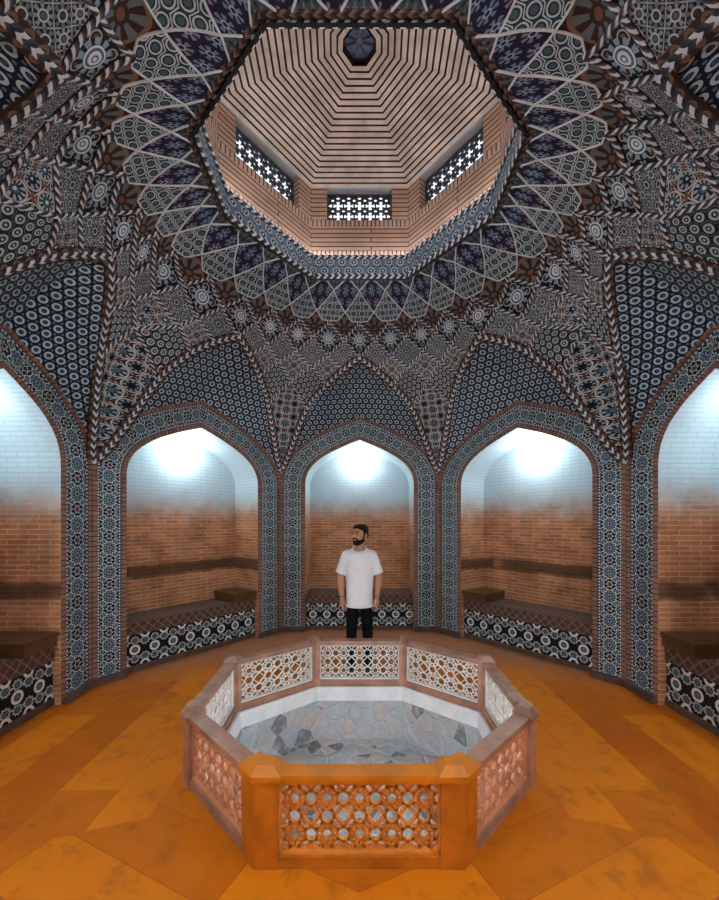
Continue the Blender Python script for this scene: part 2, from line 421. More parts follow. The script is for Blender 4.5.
# radius at the corner directions on the crown row: mean of neighbours
for j in range(1, 16, 2):
    knots[j] = (knots[j][0], knots[j][1], (knots[j-1][2]+knots[(j+1) % 16][2])/2*1.0)
def apt(i, s=0):
    i = i % 64; j = int(i//4); t = (i-4*j)/4
    a, b = knots[j], knots[(j+1) % 16]; b1 = b[1]+(360 if j == 15 else 0)
    ts = t*t*(3-2*t)
    kf = (.95 if abs(b1-a[1]) > 23.5 else .15)*max(0, min(1, s-2))
    ta = t-kf*t**3*(1-t) if j % 2 == 0 else 1-((1-t)-kf*(1-t)**3*t)      # j even: crown -> corner
    return lerp(a[1], b1, ta), lerp(a[2], b[2], ts)
def crom(tab, x):
    ks = sorted(tab); x = max(ks[0], min(ks[-1], x))
    for n in range(len(ks)-1):
        if x <= ks[n+1]: break
    x0, x1 = ks[n], ks[n+1]; t = (x-x0)/(x1-x0)
    p1, p2 = tab[x0], tab[x1]
    p0 = tab[ks[n-1]] if n > 0 else p1-(p2-p1); p3 = tab[ks[n+2]] if n+2 < len(ks) else p2+(p2-p1)
    return .5*((2*p1)+(-p0+p2)*t+(2*p0-5*p1+4*p2-p3)*t*t+(-p0+3*p1-3*p2+p3)*t**3)
UT = {-1: 0, 0: .58, 1: .80, 2: 1.0}
WT = {2: 0, 3: .11, 4: .29, 5: .59, 6: 1.0}
HT = {-1: 2.58, 0: 2.49, 1: 2.395, 2: 2.27, 3: 2.14, 4: 1.97, 5: 1.68, 6: .75}
def P(i, s):
    """a point of the vault (world)"""
    ang, ra = apt(i, s)
    if s <= 2:
        rx, ry = ring_pt(i); rang, rr = pol(rx, ry)
        d = (rang-ang+180) % 360-180
        u = crom(UT, s)
        a = ang+d*(1-u); r = lerp(rr, ra, u); h = crom(HT, s)
    else:
        k = int(((i % 64)//8)) % 8; c = corners[k]; rc = pol(c[0], c[1])[1]
        w = crom(WT, s); a = ang; r = lerp(ra, rc, w)
        h = crom(HT, s)+(c[2]-.75)*max(0, (s-4)/2)
    a = math.radians(a)
    return Vector((r*math.sin(a), CY+r*math.cos(a), H+h))
def PN(i, s):
    e = .05
    a = P(i+e, s)-P(i-e, s); b = P(i, min(6, s+e))-P(i, max(-1, s-e))
    if a.length < 1e-5: return (Vector((0, CY, H))-P(i, s)).normalized()
    n = a.cross(b).normalized()
    if n.dot(Vector((0, CY, H))-P(i, s)) < 0: n = -n
    return n
def fan_i(i, s, ic): return i
# ---- vault: cells
vault = MB()
def patch(q, mat, n=5, uvq=((0, 0), (1, 0), (1, 1), (0, 1)), planar=None, uvf=None):
    """q: four (i,s) nodes in order"""
    G, UV = [], []
    for a in range(n+1):
        r, ru = [], []
        for b in range(n+1):
            x, y = a/n, b/n
            w = ((1-x)*(1-y), x*(1-y), x*y, (1-x)*y)
            i = sum(w[k]*q[k][0] for k in range(4)); s_ = sum(w[k]*q[k][1] for k in range(4))
            r.append(P(i, s_))
            if uvf: ru.append(uvf(i, s_))
            elif planar: ru.append(((i-planar[0])/planar[2]+.5, (s_-planar[1])/planar[3]))
            else: ru.append((sum(w[k]*uvq[k][0] for k in range(4)), sum(w[k]*uvq[k][1] for k in range(4))))
        G.append(r); UV.append(ru)
    vault.grid(G, mat, UV)
for ie in range(0, 64, 2):       # shields, ring triangles, first medallion row
    i = ie
    for sg in (-1, 1):
        patch([(i, -.74), (i, .02), (i+sg*.5, 0), (i+sg, -.27)], M['shield'], 4, planar=(i, -.55, 2, .6))
        patch([(i, -1), (i, -.74), (i+sg*.5, -.87), (i+sg, -1)], M['ground'], 4, planar=(i, -1, 2, .9))
    patch([(i, 0), (i+1, 1), (i, 2), (i-1, 1)], M['medal'])
for i in range(1, 64, 2):
    patch([(i, -1), (i+1, -.74), (i, -.27), (i-1, -.74)], M['violet'], planar=(i, -1, 2, .8))
    for sg in (-1, 1):
        patch([(i, -.27), (i+sg*.5, 0), (i+sg*.999, .02), (i, 1)], M['brown'], planar=(i, -.28, 2, 1.28))
for ic in range(4, 64, 8):
    for j, offs, mt in ((2, (-3, -1, 1, 3), 'star2'), (3, (-2, 0, 2), 'star'), (4, (-1, 1), 'honey'), (5, (0,), 'kite')):
        for o in offs:
            i = ic+o
            patch([(i, j-1), (i+1, j), (i, j+1), (i-1, j)] if j < 5 else [(i, 4), (i+1, 5), (i, 6), (i-1, 5)], M[mt], 6, uvf=(None if j < 5 else (lambda a, b, ic=ic: ((a-ic)*.27/.62+.5, crom({4: 0, 5: .5, 6: 1.5}, b)/.62))))
# ---- vault: panels above the arches come with wall outlines (below)

# ------------------------------------------------------------------ walls
def offset_path(pts, d, keep_ends=True):
    out = []; n = len(pts)
    for i in range(n):
        p = Vector(pts[i])
        a = (p-Vector(pts[i-1])).normalized() if i else None
        b = (Vector(pts[i+1])-p).normalized() if i < n-1 else None
        a = a or b; b = b or a
        na, nb = Vector((-a.y, a.x)), Vector((-b.y, b.x))      # left of travel
        m = (na+nb).normalized(); k = 1/max(.5, m.dot(na))
        out.append(tuple(p+m*d*k))
    return out
def arch_path(xc, w, zs, za, nj=8, na=14, z0=0.0):
    """up the left jamb, over the pointed arch, down the right one; wall-local (x, z)"""
    pts = [(xc-w, lerp(z0, zs, i/nj)) for i in range(nj)]
    arc = []
    for i in range(na+1):
        t = i/na; b = ((1-t)**3, 3*t*(1-t)**2, 3*t*t*(1-t), t**3)
        P_ = ((1, 0), (1, .46), (.66, .70), (0, 1))
        arc.append((sum(b[k]*P_[k][0] for k in range(4)), sum(b[k]*P_[k][1] for k in range(4))))
    pts += [(xc-w*x, zs+(za-zs)*y) for x, y in arc]
    pts += [(xc+w*x, zs+(za-zs)*y) for x, y in reversed(arc[:-1])]
    pts += [(xc+w, lerp(z0, zs, i/nj)) for i in range(nj-1, -1, -1)]
    return pts
DEPTH = .60
def smooth_wall(name, c0, c1, ml, mr, zs, za, zo, ia):
    """wall from corner c0 (left as seen from inside) to c1; ml/mr distances corner->opening, zs spring, za apex, zo outer crown (all above floor)"""
    a, b = Vector((c0[0], c0[1])), Vector((c1[0], c1[1])); L = (b-a).length; t = (b-a)/L
    nin = Vector((t.y, -t.x))                                         # towards the room (walls run clockwise)
    if nin.dot(Vector((0, CY))-a) < 0: nin = -nin
    def W(x, z, d=0): return Vector((a.x+t.x*x+nin.x*d, a.y+t.y*x+nin.y*d, z))
    xc = (ml+L-mr)/2; w = (L-ml-mr)/2
    inner = arch_path(xc, w, zs, za)
    e1, e2 = .058, .042; bw = min(ml, mr)-e1-e2-.008
    strip = .055
    zoff = (zo-za)
    # paths: offset outwards; left of travel is outside when going up the left jamb
    p1 = offset_path(inner, e1)
    p2 = offset_path(inner, e1+bw); p3 = offset_path(inner, e1+bw+e2)
    # stretch each side so both margins close exactly on the corner strip
    def fit(path, m_in):
        out = []
        for x, z in path:
            k = (ml if x < xc else mr)/min(ml, mr)
            dx = x-xc; base = math.copysign(min(abs(dx), w), dx)
            out.append((xc+base+(dx-base)*k, z))
        return out
    p1, p2, p3 = fit(p1, 0), fit(p2, 0), fit(p3, 0)
    # lift the outer crown to the measured height
    kz = zo-p3[len(p3)//2][1]
    def lift(path, f):
        return [(x, z+kz*f*max(0, min(1, (z-zs)/(za-zs)))**1.5) for x, z in path]
    p1, p2, p3 = lift(p1, .1), lift(p2, .85), lift(p3, 1)
    mb = MB()
    cum = [0]
    for i in range(1, len(inner)): cum.append(cum[-1]+math.hypot(p2[i][0]-p2[i-1][0], p2[i][1]-p2[i-1][1]))
    tot = cum[-1]
    def band(A, B, da, db, mat, vs, raise_=0, uvmode='band'):
        G = [[W(x, z, da) for x, z in A], [W(x, z, db) for x, z in B]]
        if uvmode == 'band':
            per = round(tot/vs); UV = [[(0, c/tot*per) for c in cum], [(1, c/tot*per) for c in cum]]
        else: UV = [[(c, .06) for c in cum], [(c, .115) for c in cum]]
        mb.grid(G, mat, UV)
    band(inner, p1, .0, .012, M['voussoir'], .06, uvmode='m')
    band(p1, p1, .012, .0, M['voussoir'], .06, uvmode='m')
    band(p1, p2, .0, .0, M['band'], bw*(max(ml, mr)/min(ml, mr))**.5*1.02)
    band(p2, p2, .0, .03, M['voussoir'], .06, uvmode='m')
    band(p2, p3, .03, .03, M['voussoir'], .06, uvmode='m')
    # corner strips (plain brick column) up to the spring
    n = len(p3)
    z_l, z_r = H+c0[2], H+c1[2]
    for side in (0, 1):
        xs = 0 if side == 0 else L
        top = z_l if side == 0 else z_r
        seq = [q for q in (p3[:n//2] if side == 0 else p3[::-1][:n//2]) if q[1] < top+.25]
        for q0, q1 in zip(seq[:-1], seq[1:]):
            if q0[1] >= top: break
            z1 = min(q1[1], top); f = (z1-q0[1])/max(1e-6, q1[1]-q0[1]); x1 = lerp(q0[0], q1[0], f)
            mb.face([W(xs, q0[1], .03), W(q0[0], q0[1], .03), W(x1, z1, .03), W(xs, z1, .03)], M['brick_pier'], [(0, q0[1]), (.1, q0[1]), (.1, z1), (0, z1)])
    # plinth: dark stone course along the foot of the piers
    for x0, x1 in ((0, ml-.01), (L-mr+.01, L)):
        q = [W(x0, 0, 0), W(x1, 0, 0), W(x1, 0, .06), W(x0, 0, .06)]
        mb.prism([(p.x, p.y) for p in q], 0, .07, M['plinth'])
    # niche: soffit/jambs and back wall
    G = [[W(x, z, 0) for x, z in inner], [W(x, z, -DEPTH) for x, z in inner]]
    ci = [0]
    for i in range(1, len(inner)): ci.append(ci[-1]+math.hypot(inner[i][0]-inner[i-1][0], inner[i][1]-inner[i-1][1]))
    UV = [[(0, c) for c in ci], [(DEPTH, c) for c in ci]]
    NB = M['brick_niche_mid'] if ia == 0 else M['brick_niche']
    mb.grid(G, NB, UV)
    half = len(inner)//2
    Lh, Rh = inner[:half+1], inner[::-1][:half+1]
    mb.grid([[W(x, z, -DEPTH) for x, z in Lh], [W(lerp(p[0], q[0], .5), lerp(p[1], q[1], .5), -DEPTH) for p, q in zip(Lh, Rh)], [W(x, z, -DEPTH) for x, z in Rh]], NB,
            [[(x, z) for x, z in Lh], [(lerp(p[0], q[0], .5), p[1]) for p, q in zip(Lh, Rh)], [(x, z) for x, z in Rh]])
    o = structure(mb, name)
    # panel between the arch and the vault ribs
    for side in (0, 1):
        cz = z_l if side == 0 else z_r; cc = c0 if side == 0 else c1
        path = p3[:n//2+1] if side == 0 else p3[::-1][:n//2+1]
        up = [q for q in path if q[1] > cz]
        i0 = path.index(up[0]); qa, qb = path[i0-1], path[i0]; f = (cz-qa[1])/(qb[1]-qa[1])
        up = [(lerp(qa[0], qb[0], f), cz)]+up
        d = [0]
        for k in range(1, len(up)): d.append(d[-1]+math.hypot(up[k][0]-up[k-1][0], up[k][1]-up[k-1][1]))
        def at(tau):
            v = tau*d[-1]
            for k in range(1, len(d)):
                if v <= d[k]+1e-9:
                    g = (v-d[k-1])/max(1e-9, d[k]-d[k-1]); return vl(up[k-1], up[k], g)
            return up[-1]
        sg = -1 if side == 0 else 1
        NR, NC = 22, 8; G, UV = [], []
        for r in range(NR+1):
            tau = r/NR
            s_ = 6-4*tau; s_ = 6-4*(tau**.85)
            i = ia+sg*(s_-2)
            ii = i
            # keep inside the right corner's sector for the radius law
            q1 = P(ii-sg*1e-4, s_)
            x, z = at(tau); q0 = W(x, z, .03)
            row, ru = [], []
            for c_ in range(NC+1):
                g = c_/NC; pt = q0.lerp(q1, g)
                pt = pt+Vector((0, 0, .06*math.sin(PI*g)*tau)) - Vector((nin.x, nin.y, 0))*.05*math.sin(PI*g)*tau
                row.append(pt)
                loc = Vector((pt.x, pt.y))-a
                xx = loc.dot(t); dep = loc.dot(nin)
                ru.append((xx-xc, q0.z+(pt-q0).length))
            G.append(row); UV.append(ru)
        vault.grid(G, M['circles'], UV)
    return dict(W=W, xc=xc, w=w, L=L, t=t, nin=nin, rot=math.atan2(t.y, t.x), za=za)
WALLS = []
def mk(name, k, ml, mr, zs, za, zo):
    c0 = corners[(k-1) % 8]; c1 = corners[k % 8]
    w = smooth_wall(name, c0, c1, ml, mr, zs, za, zo, 8*k); WALLS.append(w); return w
wb = mk('wall_back', 0, .40, .40, H+.57, H+1.30, H+1.67)
wr1 = mk('wall_back_right', 1, .44, .345, H+.52, H+1.24, H+1.60)
wr2 = mk('wall_right', 2, .42, .42, H+.52, H+1.24, H+1.60)
wr3 = mk('wall_front_right', 3, .42, .42, H+.52, H+1.24, H+1.60)
wf = mk('wall_front', 4, .46, .46, H+.55, H+1.24, H+1.60)
wl3 = mk('wall_front_left', 5, .42, .42, H+.52, H+1.24, H+1.60)
wl2 = mk('wall_left', 6, .42, .42, H+.52, H+1.24, H+1.60)
wl1 = mk('wall_back_left', 7, .345, .44, H+.52, H+1.24, H+1.60)
structure(vault, 'ceiling', smooth=True)

# ------------------------------------------------------------------ mouldings of the vault
ropes, lines, browns = MB(), MB(), MB()
def curve(i0, s0, i1, s1, n=14): return [(lerp(i0, i1, k/n), lerp(s0, s1, k/n)) for k in range(n+1)]
def mould(mb, path, w, e, mat, us, off=0): mb.strip([P(i, s) for i, s in path], [PN(i, s) for i, s in path], w, e, mat, us, off=off)
for k in range(0, 64, 2):
    # two families of net lines starting between the shields; each runs until it meets a panel
    for sg in (-1, 1):
        i = k; s = 0.0
        # follow the net until the line runs into the rib of a panel
        path = [(i, s)]
        send = 6.0
        for step in range(1, 25):
            s_ = step*.25; i_ = k+sg*s_
            j = (i_ % 64)
            near = round(j/8)*8
            dd = abs(((j-near+32) % 64)-32)
            if s_ > 2 and dd < (s_-2)-1e-6: break
            path.append((i_, s_))
        if len(path) > 1:
            mould(ropes, path, .033, .016+.002*(sg+1), M['ropeslash'], 1/.066)
for ia in range(0, 64, 8):
    for sg in (-1, 1):
        path = [(ia+sg*(s-2), s) for s in [2+4*q/20 for q in range(21)]]
        mould(browns, path, .115, .010, M['guilloche'], 1/.09, off=0)
        mould(ropes, path, .050, .026, M['rope'], 1/.085, off=0)
for i in range(0, 64, 2):
    for sg in (-1, 1):
        mould(lines, curve(i+sg, -1, i, -.74, 5)+curve(i, -.74, i-sg, -.27, 5)[1:]+curve(i-sg, -.27, i-sg*.5, 0, 3)[1:]+curve(i-sg*.5, 0, i, .02, 3)[1:], .0115, .008+.001*sg, M['line'], 1)
structure(ropes, 'trim_1', smooth=False); structure(browns, 'trim_2'); structure(lines, 'trim_3')

# ------------------------------------------------------------------ ring lip, drum, windows, dome
drum = MB(); lip = MB()
def rp(scale, z, k):
    r = ring[k % 8]; c = (0, 2.97)
    return Vector((c[0]+(r[0]-c[0])*scale, c[1]+(r[1]-c[1])*scale, z))
ZR = H+2.58; ZL = H+2.80; ZS = H+3.23; ZW = H+3.58
for k in range(8):
    a, b = rp(1, 0, k), rp(1, 0, k+1); L = (b-a).length
    q = max(1, round(L/.13))*.52/.26*.5
    rep = round(L/.24/.52)*.52 or .52
    rep = max(.52, round((L/.24)/.52)*.52)
    up = Vector((0, 0, 1))
    nin = Vector((0, 2.97, 0))-(a+b)/2; nin.z = 0; nin.normalize()
    def Z(p, z): return Vector((p.x, p.y, z))
    lip.face([Z(a, ZR), Z(b, ZR), Z(b, ZL), Z(a, ZL)], M['lip'], [(0, 0), (rep, 0), (rep, 1), (0, 1)])
    lip.strip([Z(a, ZR), Z((a+b)/2, ZR), Z(b, ZR)], [nin]*3, .055, .022, M['rope'], 1/.07)
    lip.strip([Z(a, ZL-.015), Z((a+b)/2, ZL-.015), Z(b, ZL-.015)], [nin]*3, .04, .018, M['rope'], 1/.07)
    e_, f_ = rp(1.03, 0, k), rp(1.03, 0, k+1)
    lip.strip([Z(e_, ZR-.004), Z((e_+f_)/2, ZR-.004), Z(f_, ZR-.004)], [-up]*3, .036, .012, M['ropebrown'], 1/.06)
    c, d = rp(1.06, 0, k), rp(1.06, 0, k+1)
    lip.face([Z(a, ZL), Z(b, ZL), Z(d, ZL), Z(c, ZL)], M['plaster'])
    # brick drum
    l = (d-c).length
    def wall(p, q, z0, z1, mat, u0=0, voff=0):
        le = (q-p).length
        drum.face([Z(p, z0), Z(q, z0), Z(q, z1), Z(p, z1)], mat, [(u0, z0-voff), (u0+le, z0-voff), (u0+le, z1-voff), (u0, z1-voff)])
    wall(c, d, ZL, ZL+.10, M['brick_soldier'], 0, ZL-.1)
    wall(c, d, ZL+.10, ZS-.07, M['brick_drum'])
    wall(c, d, ZS-.07, ZS, M['brick_soldier'], 0, ZS-.2)
    # window tier
    pw = .17 if l > .8 else .13
    tt = (d-c).normalized(); nn = -nin
    w0, w1 = c+tt*pw, d-tt*pw; rec = nn*.10
    wall(c, w0, ZS, ZW, M['brick_drum']); wall(w1, d, ZS, ZW, M['brick_drum'], l-pw)
    def quad(p, q, mat):
        drum.face([Z(p, ZS), Z(q, ZS), Z(q, ZW), Z(p, ZW)], mat, [(0, ZS), ((q-p).length, ZS), ((q-p).length, ZW), (0, ZW)])
    quad(w0, w0+rec, M['brick_drum']); quad(w1+rec, w1, M['brick_drum'])
    drum.face([Z(w0, ZS), Z(w1, ZS), Z(w1+rec, ZS), Z(w0+rec, ZS)], M['brick_soldier'], [(0, 0), (l, 0), (l, .1), (0, .1)])
    drum.face([Z(w0, ZW), Z(w0+rec, ZW), Z(w1+rec, ZW), Z(w1, ZW)], M['plaster'])
    # window grille
    g = MB(); ww = (w1-w0).length; hh = ZW-ZS; cell = hh/3.0; nx = max(1, round(ww/cell)); cx = ww/nx
    o0 = w0+rec
    def G_(x, y): return Vector((o0.x+tt.x*x, o0.y+tt.y*x, ZS+y))
    for ix in range(nx):
        for iy in range(3):
            x0, y0 = (ix+.5)*cx, (iy+.5)*cell
            oct_ = [(x0+.22*cx*math.cos(PI/4*q+PI/8), y0+.22*cell*math.sin(PI/4*q+PI/8)) for q in range(8)]
            outr = [(x0+.5*cx*math.cos(PI/4*q), y0+.5*cell*math.sin(PI/4*q)) for q in range(8)]
            for q in range(8):
                g.bar(G_(*oct_[q]), G_(*oct_[(q+1) % 8]), nin, .013, .02, M['grille'], caps=False)
                g.bar(G_(*oct_[q]), G_(*outr[q]), nin, .011, .02, M['grille'], caps=False)
                g.bar(G_(*oct_[q]), G_(*outr[(q+1) % 8]), nin, .011, .02, M['grille'], caps=False)
    for x in (0, ww): g.bar(G_(x, 0), G_(x, hh), nin, .03, .03, M['grille'])
    for y in (0, hh): g.bar(G_(0, y), G_(ww, y), nin, .03, .03, M['grille'])
    structure(g, 'window_%d' % (k+1))
structure(lip, 'trim_4'); structure(drum, 'wall_drum')
dome = MB(); NR = 20; AP = Vector((0, 3.20, H+3.98)); r_oc = .13
def dome_pt(k, f):
    """f 0 at the drum, 1 at the oculus"""
    b = rp(1.06, ZW, k); ang = math.atan2(ring[k % 8][0], ring[k % 8][1]-2.97)
    top = Vector((AP.x+r_oc*math.sin(ang), AP.y+r_oc*math.cos(ang), AP.z))
    p = b.lerp(top, f); p.z = ZW+(AP.z-ZW)*(1-(1-f)**1.12)
    return p
for k in range(8):
    for r in range(NR):
        f0, f1, f2 = r/NR, (r+.70)/NR, (r+1)/NR
        dz = Vector((0, 0, .02))
        q = [dome_pt(k, f0), dome_pt(k+1, f0), dome_pt(k+1, f1), dome_pt(k, f1)]
        dome.face(q, M['dome'], [(0, 0), (1, 0), (1, 1), (0, 1)])
        q2 = [q[3]+dz, q[2]+dz, dome_pt(k+1, f2)+dz, dome_pt(k, f2)+dz]
        dome.face([q[3], q[2], q2[1], q2[0]], M['joint']); dome.face(q2, M['joint'])
        n0, n1 = dome_pt(k, f2), dome_pt(k+1, f2)
        dome.face([n0, n1, q2[2], q2[3]], M['joint'])
for k in range(8):
    a, b = dome_pt(k, 1), dome_pt(k+1, 1)
    dome.face([a, b, b+Vector((0, 0, .07)), a+Vector((0, 0, .07))], M['joint'])
structure(dome, 'ceiling_dome')
oc = MB(); oc.face([dome_pt(k, 1)+Vector((0, 0, .05)) for k in range(8)], M['oculus'])
for k in range(8):
    a = dome_pt(k, 1)+Vector((0, 0, .04)); b = AP+Vector((0, 0, .045)); oc.bar(a.lerp(b, .1), a.lerp(b, .8), (0, 0, 1), .012, .012, M['grille'])
structure(oc, 'window_9')
# cove strip light on the ring ledge
cove = thing('cove_light', 'slim white strip light lying on the ledge behind the blue tiled dome ring', 'light', (0, 2.97, ZL))
cb = MB()
for k in range(8):
    a, b = rp(1.035, .012, k)-Vector((0, 2.97, 0)), rp(1.035, .012, k+1)-Vector((0, 2.97, 0)); cb.bar(a, b, (0, 0, 1), .014, .012, M['cove'])
cb.build('light_strip', cove)

# ------------------------------------------------------------------ floor with the well of the basin
FV = [(.524, 2.00), (1.16, 2.62), (1.19, 3.58), (.485, 4.17)]
oct8 = [FV[0], FV[1], FV[2], FV[3]]+[(-x, y) for x, y in reversed(FV)]      # counter-clockwise from the near right post
def inset(poly, d):
    n = len(poly); out = []
    for i in range(n):
        a, p, b = Vector(poly[i-1]), Vector(poly[i]), Vector(poly[(i+1) % n])
        e0, e1 = (p-a).normalized(), (b-p).normalized()
        n0, n1 = Vector((-e0.y, e0.x)), Vector((-e1.y, e1.x))
        m = (n0+n1).normalized(); out.append(tuple(p+m*d/m.dot(n0)))
    return out
hole = inset(oct8, .05)
fl = MB()
big = [(x*3.4, 3+(y-3)*3.8) for x, y in oct8]
for i in range(8):
    j = (i+1) % 8
    fl.face([(*big[i], 0), (*big[j], 0), (*hole[j], 0), (*hole[i], 0)], M['floor'])
structure(fl, 'floor')
basin = thing('fountain_basin', 'octagonal sunken basin lined with grey rubble stone and a white marble kerb', 'basin', (0, 3, 0))
def rel(poly): return [(x, y-3) for x, y in poly]
kerb = MB(); K0, K1, K2 = rel(hole), rel(inset(oct8, .075)), rel(inset(oct8, .09))
for i in range(8):
    j = (i+1) % 8
    kerb.face([(*K0[i], 0.0), (*K0[j], 0.0), (*K1[j], 0.0), (*K1[i], 0.0)], M['coping'])
    kerb.face([(*K1[i], 0.0), (*K1[j], 0.0), (*K2[j], -.14), (*K2[i], -.14)], M['coping'])
kerb.build('kerb', basin)
li = MB()
for i in range(8):
    j = (i+1) % 8
    li.face([(*K2[i], -.14), (*K2[j], -.14), (*K2[j], -.55), (*K2[i], -.55)], M['stone'])
li.face([(*p, -.55) for p in K2], M['stone'])
li.build('stone_lining', basin)

# fill strips added unseen under the near kerb to brighten lattices and vault
for i, lab in ((7, 'added fill strip light under the near kerb of the basin'), (6, 'added fill strip light under the near left kerb of the basin'), (0, 'added fill strip light under the near right kerb of the basin')):
    p, q = Vector(inset(oct8, .115)[i]), Vector(inset(oct8, .115)[(i+1) % 8]); e = (q-p).normalized()
    t = thing('basin_fill_light', lab, 'light', (0, 0, -.17), 0, 'added fill strip lights in the basin')
    mb = MB(); mb.bar((*(p+e*.12), 0), (*(q-e*.12), 0), (0, 0, 1), .035, .02, M['basin_fill']); mb.build('light_strip', t)
    mb = MB(); mb.bar((*(p+e*.10), -.016), (*(q-e*.10), -.016), (0, 0, 1), .045, .012, M['lamp_metal']); mb.build('channel', t)

# ------------------------------------------------------------------ balustrade
bal = thing('balustrade', 'low octagonal stone balustrade with pierced star lattice panels around the basin', 'railing', (0, 3, 0))
RV = rel(oct8)
PLS = {0: .105, 7: .105, 1: .075, 6: .075, 2: .06, 5: .06, 3: .055, 4: .055}; TH, RH = .048, .49
edges = []
for i in range(8):
    p, q = Vector(RV[i]), Vector(RV[(i+1) % 8]); e = (q-p).normalized(); edges.append((e, Vector((e.y, -e.x)), (q-p).length))  # outward normal (right of travel)
def post_poly(i, pl, th):
    p = Vector(RV[i]); e1, n1, _ = edges[i]; e0, n0, _ = edges[i-1]
    m = (n0+n1).normalized(); k = 1/m.dot(n0)
    return [tuple(q) for q in (p-e0*pl+n0*th, p+m*th*k, p+e1*pl+n1*th, p+e1*pl-n1*th, p-m*th*k, p-e0*pl-n0*th)]
near = {0, 7}
for i in range(8):
    y = RV[i][1]
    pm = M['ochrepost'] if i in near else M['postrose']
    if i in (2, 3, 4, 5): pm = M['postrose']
    mb = MB(); PL = PLS[i]; mb.prism(post_poly(i, PL, TH), 0.002, RH-.03, pm)
    po = mb.build('post', bal)
    cp = MB(); cm = M['ochrerail'] if i in near else M['woodrail']
    cp.prism(post_poly(i, PL+.014, TH+.02), RH-.03, RH, cm)
    pp = post_poly(i, PL+.014, TH+.02)
    cp.prism(pp, RH, RH+.04, cm, scale1=.6, bot=False)
    cp.build('cap', po)
def lattice(mb, O, e, n, w, z0, z1, bw, th, mat):
    hh = z1-z0; rows = 2; c = hh/rows; nx = max(2, round(w/c)); cx = w/nx
    def G_(x, y): return Vector((O[0]+e.x*x, O[1]+e.y*x, z0+y))
    nn = (n.x, n.y, 0)
    segs = {}
    def seg(a, b, w_=1):
        for q in (a, b):
            pass
        key = tuple(sorted(((round(a[0], 3), round(a[1], 3)), (round(b[0], 3), round(b[1], 3)))))
        if key[0] != key[1]: segs[key] = w_
    for ix in range(nx):
        for iy in range(rows):
            x0, y0 = (ix+.5)*cx, (iy+.5)*c
            def pt(r, a): return (x0+r*cx*math.cos(a), y0+r*c*math.sin(a))
            A = [pt(.17, PI/4*q+PI/8) for q in range(8)]
            B = [pt(.29, PI/4*q) for q in range(8)]
            Mq = [pt(.39, PI/4*q+PI/8) for q in range(8)]
            E = [(x0+cx*sx, y0+c*sy) for sx, sy in ((.5, .207), (.207, .5), (-.207, .5), (-.5, .207), (-.5, -.207), (-.207, -.5), (.207, -.5), (.5, -.207))]
            for q in range(8):
                seg(A[q], A[(q+1) % 8]); seg(A[q], Mq[q]); seg(Mq[q], E[q])
                seg(B[q], Mq[q]); seg(B[q], Mq[q-1])
                if q % 2 == 0: seg(E[q], E[q+1])
    for (a, b) in segs: mb.bar(G_(*a), G_(*b), nn, bw, th, mat, caps=False)
for i in range(8):
    e, n, L = edges[i]; p = Vector(RV[i])
    mid = p+e*L/2
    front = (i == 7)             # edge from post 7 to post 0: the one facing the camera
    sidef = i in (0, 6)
    top_m = M['ochrerail'] if front else M['woodrail']
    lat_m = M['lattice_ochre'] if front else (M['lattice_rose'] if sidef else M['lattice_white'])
    a, b = p+e*(PLS[i]-.005), p+e*(L-PLS[(i+1) % 8]+.005); w = (b-a).length
    tr = MB()
    def rect(a, b, o): return [tuple(a+n*o), tuple(b+n*o), tuple(b-n*o), tuple(a-n*o)][::-1]
    tr.prism(rect(a, b, .040), RH-.055, RH-.03, top_m)
    tr.prism(rect(a, b, .050), RH-.03, RH-.004, top_m)
    tr.build('top_rail', bal)
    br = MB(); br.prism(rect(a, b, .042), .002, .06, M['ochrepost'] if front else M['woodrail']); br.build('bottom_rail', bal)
    lt = MB(); z0, z1 = .06, RH-.055
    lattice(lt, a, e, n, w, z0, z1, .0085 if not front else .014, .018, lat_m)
    fr = .012
    lt.bar((a.x, a.y, z0), (a.x, a.y, z1), (n.x, n.y, 0), fr*2, .045, lat_m); lt.bar((b.x, b.y, z0), (b.x, b.y, z1), (n.x, n.y, 0), fr*2, .045, lat_m)
    for z in (z0+.006, z1-.006): lt.bar((a.x, a.y, z), (b.x, b.y, z), (n.x, n.y, 0), .018, .045, lat_m)
    o = lt.build('lattice_panel', bal)
    if front: o['label'] = 'ochre lattice panel'
    elif sidef: o['label'] = 'rose lattice panel'

